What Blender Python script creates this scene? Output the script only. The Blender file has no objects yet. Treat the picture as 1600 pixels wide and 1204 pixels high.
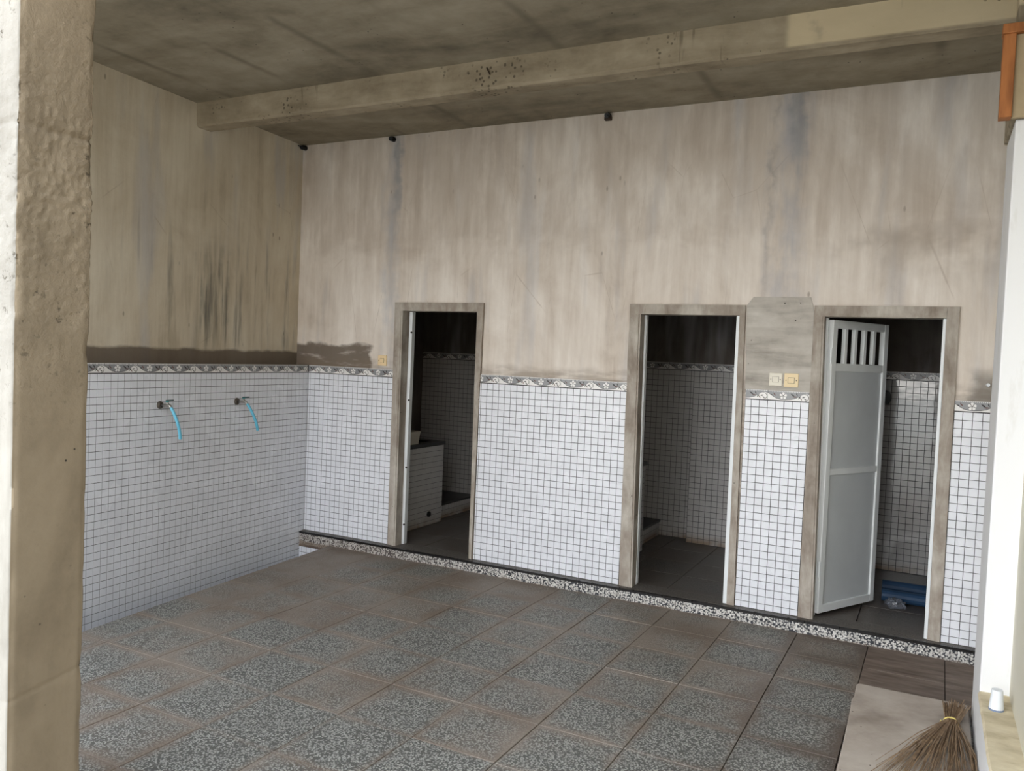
import bpy, math, random
from mathutils import Vector, Matrix, noise as mnoise
random.seed(7)
S = bpy.context.scene
COL = S.collection

# ---------------------------------------------------------------- camera
def look(yaw, pit, rol):
    fw = Vector((math.sin(yaw) * math.cos(pit), math.cos(yaw) * math.cos(pit), math.sin(pit)))
    rt = Vector((math.cos(yaw), -math.sin(yaw), 0)); up = rt.cross(fw)
    r2 = rt * math.cos(rol) + up * math.sin(rol)
    u2 = -rt * math.sin(rol) + up * math.cos(rol)
    return Matrix((r2, u2, -fw)).transposed()
CAM = Vector((4.6761, -5.2783, 1.5516))
cd = bpy.data.cameras.new('camera'); cam = bpy.data.objects.new('camera', cd); COL.objects.link(cam)
cd.sensor_width = 36.0; cd.sensor_fit = 'HORIZONTAL'; cd.lens = 1265.145 / 1600 * 36.0
cd.clip_start = 0.02; cd.clip_end = 300
cam.matrix_world = Matrix.Translation(CAM) @ look(-0.4783, -0.0373, 0.0413).to_4x4()
S.camera = cam

# ---------------------------------------------------------------- sky, exposure
W = bpy.data.worlds.new('overcast_sky'); S.world = W; W.use_nodes = True
wt = W.node_tree; wt.nodes.clear()
wo = wt.nodes.new('ShaderNodeOutputWorld'); bg = wt.nodes.new('ShaderNodeBackground')
tc = wt.nodes.new('ShaderNodeTexCoord'); sx = wt.nodes.new('ShaderNodeSeparateXYZ'); rp = wt.nodes.new('ShaderNodeValToRGB')
wt.links.new(tc.outputs['Generated'], sx.inputs[0]); wt.links.new(sx.outputs['Z'], rp.inputs[0])
rp.color_ramp.elements[0].position = 0.0; rp.color_ramp.elements[0].color = (1.0, 0.97, 0.93, 1)
rp.color_ramp.elements[1].position = 0.7; rp.color_ramp.elements[1].color = (0.70, 0.80, 0.93, 1)
wt.links.new(rp.outputs[0], bg.inputs['Color']); bg.inputs['Strength'].default_value = 6.2
wt.links.new(bg.outputs[0], wo.inputs['Surface'])
vs = S.view_settings
vs.view_transform = 'Standard'; vs.look = 'None'; vs.gamma = 1.0; vs.use_curve_mapping = False; vs.exposure = 0.0

# ---------------------------------------------------------------- colour and node helpers
def lin(c):
    return c / 12.92 if c <= 0.04045 else ((c + 0.055) / 1.055) ** 2.4
def rgb(r, g, b):
    return (lin(r / 255), lin(g / 255), lin(b / 255), 1.0)

class NT:
    """small wrapper round a material's node tree"""
    def __init__(s, name, rough=0.7, spec=0.4, metal=0.0):
        s.m = bpy.data.materials.new(name); s.m.use_nodes = True
        s.t = s.m.node_tree; s.b = s.t.nodes['Principled BSDF']
        s.b.inputs['Roughness'].default_value = rough
        s.b.inputs['Specular IOR Level'].default_value = spec
        s.b.inputs['Metallic'].default_value = metal
        s.pos = None
    def n(s, kind): return s.t.nodes.new(kind)
    def put(s, sock, v):
        if isinstance(v, bpy.types.NodeSocket): s.t.links.new(v, sock)
        elif isinstance(v, (tuple, list)) and len(v) == 3 and sock.type == 'RGBA': sock.default_value = (*v, 1)
        else: sock.default_value = v
    def P(s):
        if s.pos is None: s.pos = s.n('ShaderNodeNewGeometry').outputs['Position']
        return s.pos
    def UV(s): return s.n('ShaderNodeTexCoord').outputs['UV']
    def rnd(s): return s.n('ShaderNodeObjectInfo').outputs['Random']
    def scale(s, v, k):
        q = s.n('ShaderNodeVectorMath'); q.operation = 'MULTIPLY'; s.put(q.inputs[0], v); q.inputs[1].default_value = k
        return q.outputs[0]
    def xyz(s, v=None):
        q = s.n('ShaderNodeSeparateXYZ'); s.put(q.inputs[0], v if v is not None else s.P()); return q.outputs
    def noise(s, v, sc=1.0, det=4.0, rough=0.55, dist=0.0):
        q = s.n('ShaderNodeTexNoise'); s.put(q.inputs['Vector'], v); q.inputs['Scale'].default_value = sc
        q.inputs['Detail'].default_value = det; q.inputs['Roughness'].default_value = rough; q.inputs['Distortion'].default_value = dist
        return q.outputs['Fac']
    def vor(s, v, sc, feat='F1', out='Distance'):
        q = s.n('ShaderNodeTexVoronoi'); q.feature = feat; s.put(q.inputs['Vector'], v); q.inputs['Scale'].default_value = sc
        return q.outputs[out]
    def ramp(s, f, stops, interp='LINEAR'):
        q = s.n('ShaderNodeValToRGB'); s.put(q.inputs[0], f); r = q.color_ramp; r.interpolation = interp
        while len(r.elements) < len(stops): r.elements.new(0.5)
        for e, (p, c) in zip(r.elements, stops):
            e.position = p; e.color = c if isinstance(c, tuple) else (c, c, c, 1)
        return q.outputs[0]
    def math(s, op, a, b=0.0, c=0.0, clamp=False):
        q = s.n('ShaderNodeMath'); q.operation = op; q.use_clamp = clamp
        s.put(q.inputs[0], a); s.put(q.inputs[1], b); s.put(q.inputs[2], c); return q.outputs[0]
    def step(s, v, a, b):
        """0 below a, 1 above b (a may exceed b)"""
        q = s.n('ShaderNodeMapRange'); q.clamp = True; s.put(q.inputs[0], v)
        q.interpolation_type = 'SMOOTHSTEP'
        if a < b: vals = (a, b, 0, 1)
        else: vals = (b, a, 1, 0)
        for i, x in enumerate(vals): q.inputs[i + 1].default_value = x
        return q.outputs[0]
    def mul(s, *a):
        r = a[0]
        for x in a[1:]: r = s.math('MULTIPLY', r, x)
        return r
    def mix(s, f, a, b, mode='MIX'):
        q = s.n('ShaderNodeMix'); q.data_type = 'RGBA'; q.blend_type = mode
        s.put(q.inputs[0], f); s.put(q.inputs[6], a); s.put(q.inputs[7], b); return q.outputs[2]
    def col(s, c): s.put(s.b.inputs['Base Color'], c); return s
    def rough(s, r): s.put(s.b.inputs['Roughness'], r); return s
    def bump(s, h, strength=0.3, dist=0.01):
        q = s.n('ShaderNodeBump'); s.put(q.inputs['Height'], h); q.inputs['Strength'].default_value = strength
        q.inputs['Distance'].default_value = dist; s.t.links.new(q.outputs[0], s.b.inputs['Normal']); return s

def flat(name, c, rough=0.6, spec=0.4, metal=0.0, var=0.08, vs_=6.0):
    t = NT(name, rough, spec, metal)
    n = t.noise(t.P(), vs_, 4)
    lo = tuple(max(0, x * (1 - var)) for x in c[:3]) + (1,); hi = tuple(x * (1 + var) for x in c[:3]) + (1,)
    t.col(t.ramp(n, [(0.3, lo), (0.7, hi)])); return t.m

# ---------------------------------------------------------------- materials
def plaster(name, lo, hi, dark, extra=None):
    t = NT(name, 0.85, 0.25); P = t.P()
    st = t.noise(t.scale(P, (7, 7, 0.55)), 1.6, 6, 0.62, 0.3)
    fine = t.noise(t.scale(P, (26, 26, 2.4)), 1.0, 5, 0.65, 0.4)
    big = t.noise(t.scale(P, (1, 1, 0.75)), 1.9, 6, 0.62, 0.5)
    f = t.math('ADD', t.math('MULTIPLY', st, 0.34), t.math('ADD', t.math('MULTIPLY', fine, 0.14), t.math('MULTIPLY', big, 0.52)))
    c = t.ramp(f, [(0.34, dark), (0.46, lo), (0.62, hi)])
    g = t.noise(t.scale(P, (3.2, 3.2, 0.5)), 1.3, 3)
    c = t.mix(t.step(g, 0.52, 0.72), c, t.mix(0.5, c, rgb(184, 184, 188)))
    # hairline cracks and small nicks left by the trowel
    ck = t.vor(t.scale(P, (2.6, 2.6, 0.8)), 1.0, 'DISTANCE_TO_EDGE')
    ckm = t.mul(t.step(t.math('ADD', ck, t.math('MULTIPLY', t.noise(P, 9, 4), 0.012)), 0.0115, 0.006), t.step(t.noise(P, 1.4, 3), 0.52, 0.6))
    c = t.mix(t.math('MULTIPLY', ckm, 0.55), c, dark)
    nk = t.mul(t.step(t.vor(t.scale(P, (1.4, 1.4, 0.6)), 9), 0.13, 0.05), t.step(t.noise(P, 2.1, 3), 0.53, 0.62))
    c = t.mix(t.math('MULTIPLY', nk, 0.6), c, tuple(v * 0.45 for v in dark[:3]) + (1,))
    if extra: c = extra(t, c)
    t.col(c)
    t.bump(t.math('ADD', fine, t.noise(P, 14, 6)), 0.25, 0.006)
    return t.m
def back_extra(t, c):
    x, y, z = t.xyz()[:3]
    w = t.math('SUBTRACT', t.noise(t.scale(t.P(), (4, 4, 6)), 1.5, 4), 0.5)
    zz = t.math('ADD', z, t.math('MULTIPLY', w, 0.10)); xx = t.math('ADD', x, t.math('MULTIPLY', w, 0.16))
    grime = t.noise(t.scale(t.P(), (3, 3, 16)), 1.2, 5)
    a = t.mul(t.step(zz, 1.60, 1.565), t.step(xx, 0.66, 0.61), t.step(grime, 0.12, 0.48))
    c = t.mix(t.math('MULTIPLY', a, 0.9), c, rgb(104, 92, 80))
    a = t.mul(t.step(zz, 1.50, 1.42), t.step(grime, 0.3, 0.6))
    c = t.mix(t.math('MULTIPLY', a, 0.55), c, rgb(128, 112, 96))
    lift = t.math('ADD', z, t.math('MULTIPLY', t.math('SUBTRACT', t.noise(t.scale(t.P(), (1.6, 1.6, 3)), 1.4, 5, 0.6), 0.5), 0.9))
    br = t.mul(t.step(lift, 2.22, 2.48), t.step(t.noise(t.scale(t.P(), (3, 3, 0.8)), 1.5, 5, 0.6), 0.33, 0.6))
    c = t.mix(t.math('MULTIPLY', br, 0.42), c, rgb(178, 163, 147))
    a = t.mul(t.step(zz, 1.62, 1.50), t.step(xx, 4.84, 4.90))
    c = t.mix(t.math('MULTIPLY', a, 0.7), c, rgb(112, 106, 98))
    for cx, wd, z0, col, k in ((0.80, 0.10, 1.45, rgb(178, 180, 186), 0.55), (3.80, 0.14, 1.9, rgb(168, 170, 178), 0.6), (0.84, 0.05, 2.7, rgb(120, 122, 130), 0.5), (3.86, 0.07, 2.9, rgb(126, 130, 136), 0.5), (3.72, 0.03, 2.3, rgb(118, 112, 106), 0.4)):
        d = t.math('ABSOLUTE', t.math('SUBTRACT', xx, cx))
        d = t.math('ADD', d, t.math('MULTIPLY', t.math('SUBTRACT', t.noise(t.scale(t.P(), (12, 12, 1.0)), 1.5, 4), 0.5), wd * 1.2))
        a = t.mul(t.step(d, wd * 1.2, 0.0), t.step(z, z0 - 0.5, z0 + 0.3), t.step(t.noise(t.scale(t.P(), (3, 3, 1.4)), 2.0, 4), 0.3, 0.6))
        c = t.mix(t.math('MULTIPLY', a, k), c, col)
    a = t.mul(t.step(zz, 2.46, 2.34), t.step(zz, 1.95, 2.35), t.step(xx, 3.95, 4.2), t.step(t.noise(t.scale(t.P(), (2, 2, 2)), 1.5, 4), 0.36, 0.6))
    c = t.mix(t.math('MULTIPLY', a, 0.45), c, rgb(146, 133, 118))
    return c
def left_extra(t, c):
    x, y, z = t.xyz()[:3]
    w = t.math('SUBTRACT', t.noise(t.scale(t.P(), (3, 3, 5)), 1.5, 4), 0.5)
    zz = t.math('ADD', z, t.math('MULTIPLY', w, 0.06))
    s = t.noise(t.scale(t.P(), (9, 9, 0.7)), 1.3, 5, 0.6)
    a = t.mul(t.step(s, 0.50, 0.74), t.step(zz, 2.6, 2.0), t.step(z, 1.45, 1.6), t.step(y, -2.0, -1.6))
    c = t.mix(t.math('MULTIPLY', a, 0.75), c, rgb(92, 88, 82))
    d = t.math('ABSOLUTE', t.math('ADD', y, 0.98))
    s2 = t.noise(t.scale(t.P(), (16, 16, 1.2)), 1.5, 5, 0.6)
    a = t.mul(t.step(t.math('ADD', d, t.math('MULTIPLY', w, 0.3)), 0.24, 0.02), t.step(zz, 2.42, 2.05), t.step(zz, 1.45, 1.8), t.step(s2, 0.36, 0.62))
    c = t.mix(t.math('MULTIPLY', a, 0.7), c, rgb(92, 92, 88))
    a = t.step(zz, 1.52, 1.49)
    c = t.mix(t.math('MULTIPLY', a, 0.85), c, rgb(92, 80, 70))
    return c
M = {}
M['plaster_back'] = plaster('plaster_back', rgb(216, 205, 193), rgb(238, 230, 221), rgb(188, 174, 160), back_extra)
M['plaster_left'] = plaster('plaster_left', rgb(202, 190, 168), rgb(220, 211, 192), rgb(176, 163, 141), left_extra)
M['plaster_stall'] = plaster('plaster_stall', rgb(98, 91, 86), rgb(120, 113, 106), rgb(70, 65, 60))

def concrete(name, lo, hi, dark, boards=None, seam=0.0):
    t = NT(name, 0.88, 0.2); P = t.P()
    k = boards or (1, 1, 1)
    a = t.noise(t.scale(P, k), 1.0, 6, 0.62, 0.4); b = t.noise(P, 5, 6, 0.65)
    f = t.math('ADD', t.math('MULTIPLY', a, 0.65), t.math('MULTIPLY', b, 0.35))
    c = t.ramp(f, [(0.33, dark), (0.48, lo), (0.64, hi)])
    pits = t.vor(P, 18)
    hole = t.mul(t.step(pits, 0.10, 0.04), t.step(t.noise(P, 2.2, 2), 0.5, 0.6))
    c = t.mix(hole, c, rgb(52, 48, 44))
    if seam:
        x = t.xyz()[0]
        fr = t.math('FRACT', t.math('DIVIDE', t.math('ADD', x, t.math('MULTIPLY', t.noise(P, 0.8, 2), 0.05)), seam))
        l = t.step(t.math('ABSOLUTE', t.math('SUBTRACT', fr, 0.5)), 0.08, 0.0)
        c = t.mix(t.mul(l, t.step(t.noise(P, 1.3, 3), 0.42, 0.6), 0.6), c, dark)
    t.col(c); t.bump(t.math('ADD', b, t.math('MULTIPLY', hole, -1.0)), 0.35, 0.01)
    return t.m
M['ceiling'] = concrete('ceiling_concrete', rgb(136, 126, 108), rgb(160, 150, 132), rgb(102, 94, 80), (0.9, 2.2, 1), 0.62)
M['beam'] = concrete('beam_concrete', rgb(152, 139, 118), rgb(178, 165, 143), rgb(118, 106, 88), (1.4, 4, 5))
def beam_marks(mat):
    t = NT.__new__(NT); t.m = mat; t.t = mat.node_tree; t.b = t.t.nodes['Principled BSDF']; t.pos = None; P = t.P(); x, y, z = t.xyz()[:3]
    old = t.b.inputs['Base Color'].links[0].from_socket
    pale = t.mul(t.step(x, 3.945, 3.985), t.step(z, 3.085, 3.10), t.step(y, -1.0, -1.1), t.step(t.noise(P, 4, 4), 0.3, 0.45))
    c = t.mix(t.math('MULTIPLY', pale, 0.7), old, rgb(214, 197, 164))
    drip = t.mul(t.step(t.noise(t.scale(P, (26, 1, 2)), 1, 3), 0.62, 0.70), t.step(t.noise(P, 2, 3), 0.5, 0.6))
    c = t.mix(t.math('MULTIPLY', drip, 0.5), c, rgb(84, 76, 62))
    pits = t.mul(t.step(t.vor(P, 34), 0.34, 0.2), t.step(t.noise(P, 3.2, 4), 0.56, 0.64))
    c = t.mix(t.math('MULTIPLY', pits, 0.7), c, rgb(66, 60, 50))
    t.col(c)
beam_marks(M['beam'])
M['pillar'] = concrete('pillar_concrete', rgb(140, 126, 105), rgb(156, 141, 119), rgb(116, 103, 85), (2.4, 2.4, 1.2))
M['pillar_front'] = concrete('pillar_front_concrete', rgb(150, 145, 136), rgb(166, 161, 152), rgb(132, 126, 116), (5, 5, 1.5))
M['frame'] = concrete('cement_frame', rgb(162, 152, 141), rgb(196, 190, 180), rgb(128, 116, 105), (9, 9, 3))
M['patch'] = concrete('cement_patch', rgb(186, 180, 171), rgb(206, 201, 193), rgb(150, 144, 136), (2, 2, 11))
def pit(mat, s0=26.0):
    t = NT.__new__(NT); t.m = mat; t.t = mat.node_tree; t.b = t.t.nodes['Principled BSDF']; t.pos = None; P = t.P(); z = t.xyz()[2]
    n1 = t.noise(P, s0, 8, 0.7, 0.15); n2 = t.noise(P, 3.0, 3); zone = t.math('ADD', t.mul(t.step(z, 2.75, 2.35), t.step(z, 1.15, 1.75)), 0.12)
    crack = t.mul(t.step(n1, 0.42, 0.34), t.step(n2, 0.38, 0.55), zone)
    old = t.b.inputs['Base Color'].links[0].from_socket
    t.col(t.mix(t.math('MULTIPLY', crack, 0.75), old, rgb(74, 66, 54)))
    t.bump(t.math('MULTIPLY', n1, zone), 0.55, 0.02)
pit(M['pillar']); pit(M['pillar_front'])
M['slab'] = concrete('pale_slab', rgb(176, 164, 152), rgb(196, 186, 174), rgb(146, 134, 122), (2, 2, 2))
M['ledge'] = concrete('bare_ledge', rgb(206, 192, 162), rgb(224, 212, 184), rgb(168, 154, 126), (4, 9, 4))

def paint(name, c, dirt):
    t = NT(name, 0.6, 0.35); P = t.P()
    n = t.noise(t.scale(P, (5, 5, 1.2)), 1.4, 6, 0.65)
    t.col(t.ramp(n, [(0.28, dirt), (0.42, c), (1.0, c)])); t.bump(t.noise(P, 30, 4), 0.1, 0.004); return t.m
M['white_paint'] = paint('white_paint', rgb(230, 230, 230), rgb(212, 210, 205))
M['cream_paint'] = paint('cream_paint', rgb(208, 203, 186), rgb(184, 176, 154))

def tile_mat(name, c, rough=0.13, warm=None):
    t = NT(name, rough, 0.55); P = t.P()
    n = t.noise(P, 5.5, 3)
    a = tuple(x * 0.93 for x in c[:3]) + (1,)
    cc = t.ramp(n, [(0.35, a), (0.6, c)])
    if warm:
        z = t.xyz()[2]; cc = t.mix(t.mul(t.step(z, 0.10, 0.0), t.step(t.noise(P, 4, 3), 0.3, 0.6), 0.8), cc, warm)
    t.col(cc)
    t.bump(t.noise(P, 11, 2), 0.10, 0.01)
    t.rough(t.ramp(t.noise(P, 3, 3), [(0.3, rough * 0.8), (0.7, rough * 1.4)]))
    return t.m
M['tile'] = tile_mat('white_glazed_tile', rgb(234, 236, 242), 0.22)
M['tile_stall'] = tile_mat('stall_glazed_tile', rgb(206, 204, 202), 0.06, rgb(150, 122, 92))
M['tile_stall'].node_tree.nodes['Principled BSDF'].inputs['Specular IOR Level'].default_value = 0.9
M['grout'] = flat('dark_grout', rgb(70, 70, 72), 0.85, 0.2, 0, 0.15, 20)
M['b_grey'] = flat('border_grey', rgb(142, 143, 145), 0.3, 0.5)
M['b_white'] = flat('border_white', rgb(236, 234, 232), 0.25, 0.5, 0, 0.04)
M['b_dark'] = flat('border_dark', rgb(34, 28, 28), 0.3, 0.5)
M['b_brown'] = flat('border_brown', rgb(98, 66, 58), 0.3, 0.5)

def floor_mat(name, light, darkc, dust, brown, dust_gain=0.0, rough=0.5):
    t = NT(name, rough, 0.4); P = t.P(); u = t.xyz(t.UV())
    v = t.vor(P, 110, 'F1', 'Distance'); cellc = t.vor(P, 110, 'F1', 'Color')
    peb = t.step(v, 0.62, 0.30)
    tone = t.xyz(cellc)[0]
    pc = t.mix(tone, light, tuple(x * 0.66 for x in light[:3]) + (1,))
    c = t.mix(peb, darkc, pc)
    ex = t.math('ABSOLUTE', t.math('SUBTRACT', u[0], 0.5)); ey = t.math('ABSOLUTE', t.math('SUBTRACT', u[1], 0.5))
    e = t.math('MAXIMUM', ex, ey)
    big = t.noise(P, 1.7, 4, 0.6); mid = t.noise(P, 5, 4, 0.6)
    x, y, z = t.xyz()[:3]
    back = t.step(y, -1.9, -0.3); lft = t.step(x, 2.6, 0.6)
    d = t.math('ADD', t.math('MULTIPLY', t.math('POWER', t.math('MULTIPLY', e, 2.0), 5.0), 0.75), t.math('ADD', t.math('MULTIPLY', t.math('SUBTRACT', big, 0.5), 1.9), t.math('MULTIPLY', t.math('SUBTRACT', mid, 0.5), 0.8)))
    d = t.math('ADD', d, t.math('ADD', t.math('MULTIPLY', back, 0.32), t.math('MULTIPLY', lft, 0.36)))
    d = t.math('ADD', d, t.math('MULTIPLY', t.math('SUBTRACT', t.rnd(), 0.5), 0.55))
    d = t.math('ADD', d, dust_gain)
    dm = t.step(d, 0.0, 0.95)
    dcol = t.mix(t.step(t.noise(P, 2.4, 3), 0.4, 0.65), dust, brown)
    c = t.mix(t.math('MULTIPLY', dm, 0.86), c, dcol)
    wet = t.mul(t.step(x, 3.5, 4.4), t.step(big, 0.36, 0.58), t.step(e, 0.18, 0.5))
    c = t.mix(t.math('MULTIPLY', wet, 0.7), c, rgb(70, 56, 46))
    t.col(c)
    h = t.math('MULTIPLY', peb, t.math('SUBTRACT', 1.0, t.math('MULTIPLY', dm, 0.8)))
    t.bump(h, 0.45, 0.004); return t.m
M['floor'] = floor_mat('washed_pebble_tile', rgb(180, 179, 171), rgb(88, 87, 83), rgb(138, 125, 113), rgb(120, 104, 90))
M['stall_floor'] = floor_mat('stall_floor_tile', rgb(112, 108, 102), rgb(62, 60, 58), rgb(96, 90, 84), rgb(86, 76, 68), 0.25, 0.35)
t = NT('brown_floor_tile', 0.6, 0.35); P = t.P()
t.col(t.ramp(t.noise(t.scale(P, (3, 14, 3)), 1.6, 5, 0.6), [(0.3, rgb(92, 78, 68)), (0.5, rgb(116, 101, 90)), (0.7, rgb(136, 122, 111))])); M['brown_tile'] = t.m
t = NT('pebble_riser', 0.55, 0.4); P = t.P(); v = t.vor(P, 92)
c = t.mix(t.step(v, 0.66, 0.46), rgb(52, 54, 60), t.mix(t.xyz(t.vor(P, 92, 'F1', 'Color'))[0], rgb(226, 224, 220), rgb(176, 172, 166)))
z = t.xyz()[2]; x = t.xyz()[0]
dz = t.math('ADD', z, t.math('MULTIPLY', t.math('SUBTRACT', t.noise(P, 6, 3), 0.5), 0.05))
c = t.mix(t.mul(t.step(dz, -0.074, -0.092), 0.8), c, rgb(128, 112, 98))
c = t.mix(t.mul(t.step(x, 2.2, 0.8), 0.3), c, rgb(128, 112, 98))
t.col(c); t.bump(t.step(v, 0.6, 0.3), 0.4, 0.004); M['riser'] = t.m
M['nosing'] = flat('black_nosing', rgb(24, 22, 22), 0.3, 0.5, 0, 0.3, 30)
t = NT('granite_tread', 0.5, 0.4); P = t.P()
t.col(t.ramp(t.noise(P, 90, 3), [(0.35, rgb(74, 68, 64)), (0.65, rgb(116, 110, 104))])); M['tread'] = t.m
M['pvc_white'] = flat('white_metal', rgb(232, 236, 238), 0.4, 0.5, 0, 0.03)
M['leaf'] = flat('grey_door_panel', rgb(206, 210, 212), 0.45, 0.4, 0, 0.06, 3)
M['leaf_rail'] = flat('grey_door_rail', rgb(232, 235, 235), 0.4, 0.45, 0, 0.03)
M['chrome'] = flat('worn_chrome', rgb(170, 166, 160), 0.28, 0.5, 0.9, 0.1, 40)
M['brass_dark'] = flat('dark_flange', rgb(104, 98, 92), 0.4, 0.5, 0.7, 0.2, 40)
M['blue_hose'] = flat('blue_hose', rgb(104, 186, 214), 0.35, 0.5, 0, 0.08, 30)
M['lever'] = flat('dark_green_lever', rgb(28, 66, 66), 0.4, 0.5)
M['lever_cap'] = flat('teal_lever_cap', rgb(60, 140, 140), 0.4, 0.5)
M['switch'] = flat('cream_switch', rgb(238, 212, 168), 0.4, 0.45, 0, 0.03)
M['switch_white'] = flat('ivory_switch', rgb(232, 226, 210), 0.4, 0.45, 0, 0.03)
M['switch_warm'] = flat('yellowed_switch', rgb(236, 214, 170), 0.4, 0.45, 0, 0.03)
M['screw'] = flat('screw_dark', rgb(92, 76, 58), 0.5, 0.5)
M['black'] = flat('black_plastic', rgb(20, 20, 22), 0.45, 0.4)
M['steel_dark'] = flat('rusty_steel', rgb(70, 58, 50), 0.6, 0.4, 0.4)
t = NT('palm_rib', 0.6, 0.3); t.col(t.ramp(t.noise(t.P(), 40, 2), [(0.3, rgb(112, 90, 70)), (0.7, rgb(170, 144, 114))])); M['straw'] = t.m
M['string'] = flat('yellow_string', rgb(222, 204, 120), 0.6, 0.3)
M['pipe'] = flat('white_pvc', rgb(226, 230, 234), 0.4, 0.4, 0, 0.05)
M['pipe_end'] = flat('blue_grey_pipe_end', rgb(120, 134, 160), 0.4, 0.4)
t = NT('orange_wood', 0.6, 0.3); t.col(t.ramp(t.noise(t.scale(t.P(), (14, 14, 2)), 2, 5), [(0.3, rgb(138, 84, 46)), (0.55, rgb(176, 112, 64)), (0.8, rgb(190, 124, 74))])); M['wood'] = t.m
M['board'] = flat('tan_fibreboard', rgb(176, 158, 128), 0.75, 0.2, 0, 0.1, 9)
M['blue_pipe'] = flat('dark_blue_pipe', rgb(36, 62, 90), 0.55, 0.3, 0, 0.12, 8)
t = NT('clear_plastic', 0.12, 0.6); t.col(rgb(190, 196, 210)); t.b.inputs['Transmission Weight'].default_value = 0.8; t.bump(t.noise(t.P(), 40, 3), 0.5, 0.01); M['film'] = t.m
M['basin'] = flat('pale_plastic', rgb(212, 206, 190), 0.4, 0.4)
M['ground'] = flat('courtyard_concrete', rgb(192, 187, 176), 0.85, 0.2, 0, 0.1, 1.0)

# ---------------------------------------------------------------- mesh helpers
class MB:
    def __init__(s): s.v = []; s.f = []; s.mi = []; s.uv = []
    def face(s, pts, mi=0, uv=None):
        i = len(s.v); s.v += [tuple(p) for p in pts]; s.f.append(list(range(i, i + len(pts)))); s.mi.append(mi); s.uv.append(uv)
    def quads(s, verts, faces, mi=0):
        i = len(s.v); s.v += [tuple(p) for p in verts]
        for f in faces: s.f.append([i + k for k in f]); s.mi.append(mi); s.uv.append(None)
    def hexa(s, a, b, mi=0):
        """prism between two corresponding quads/polygons a (front) and b (back)"""
        n = len(a)
        s.quads(list(a) + list(b), [list(range(n)), list(range(2 * n - 1, n - 1, -1))] + [[i, i + n, (i + 1) % n + n, (i + 1) % n] for i in range(n)], mi)
    def box(s, x0, y0, z0, x1, y1, z1, mi=0):
        s.hexa([(x0, y0, z0), (x1, y0, z0), (x1, y0, z1), (x0, y0, z1)], [(x0, y1, z0), (x1, y1, z0), (x1, y1, z1), (x0, y1, z1)], mi)
    def tube(s, pts, r, n=10, mi=0, cap=True):
        pts = [Vector(p) for p in pts]; rs = r if isinstance(r, (list, tuple)) else [r] * len(pts)
        rings = []
        ref = None
        for i, p in enumerate(pts):
            d = (pts[min(i + 1, len(pts) - 1)] - pts[max(i - 1, 0)]).normalized()
            if ref is None: ref = d.orthogonal().normalized()
            a = (ref - d * ref.dot(d)).normalized(); ref = a; b = d.cross(a)
            rings.append([p + (a * math.cos(2 * math.pi * k / n) + b * math.sin(2 * math.pi * k / n)) * rs[i] for k in range(n)])
        vv = [q for R in rings for q in R]; ff = []
        for i in range(len(pts) - 1):
            for k in range(n): ff.append([i * n + k, i * n + (k + 1) % n, (i + 1) * n + (k + 1) % n, (i + 1) * n + k])
        if cap: ff.append(list(range(n - 1, -1, -1))); m = (len(pts) - 1) * n; ff.append([m + k for k in range(n)])
        s.quads(vv, ff, mi)
    def mesh(s, name, mats, smooth=False):
        me = bpy.data.meshes.new(name); me.from_pydata(s.v, [], s.f); me.validate(); me.update()
        for m in (mats if isinstance(mats, list) else [mats]): me.materials.append(m)
        if len(me.polygons) == len(s.f):
            me.polygons.foreach_set('material_index', s.mi)
            if any(s.uv):
                L = me.uv_layers.new(name='UVMap')
                for p, u in zip(me.polygons, s.uv):
                    if u:
                        for li, q in zip(p.loop_indices, u): L.data[li].uv = q
        me.polygons.foreach_set('use_smooth', [smooth] * len(me.polygons))
        import bmesh
        bm = bmesh.new(); bm.from_mesh(me); bmesh.ops.remove_doubles(bm, verts=bm.verts, dist=1e-5); bmesh.ops.recalc_face_normals(bm, faces=bm.faces); bm.to_mesh(me); bm.free()
        return me
    def obj(s, name, mats, parent=None, smooth=False, loc=None):
        o = bpy.data.objects.new(name, s.mesh(name, mats, smooth)); COL.objects.link(o)
        if parent: o.parent = parent
        if loc: o.location = loc
        return o
def bevel(o, w=0.003, seg=2):
    m = o.modifiers.new('bevel', 'BEVEL'); m.width = w; m.segments = seg; m.limit_method = 'ANGLE'; return o
def empty(name, loc=(0, 0, 0)):
    o = bpy.data.objects.new(name, None); COL.objects.link(o); o.location = loc; o.empty_display_size = 0.1; return o
def tag(o, label=None, cat=None, group=None, kind=None):
    if label: o['label'] = label
    if cat: o['category'] = cat
    if group: o['group'] = group
    if kind: o['kind'] = kind
    return o
def inst(me, name, parent, loc, rz=0.0):
    o = bpy.data.objects.new(name, me); COL.objects.link(o); o.parent = parent; o.location = loc; o.rotation_euler = (0, 0, rz); return o

# ---------------------------------------------------------------- main dimensions (metres, z = 0 on top of the kerb)
PHI = 0.0751; DL = 0.1453; DB = 0.012
CEIL = 3.246; ZF = -0.083; TOP = 1.400; BB = 1.335; ROW = 0.048; SQ = 0.05
FRONT = -3.9
LU = Vector((math.sin(PHI), -math.cos(PHI), 0)); LN = Vector((math.cos(PHI), math.sin(PHI), 0))
def LW(t, z, off=0.0): return Vector((0, 0, z)) + LU * t + LN * off
XR = 5.035

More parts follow.
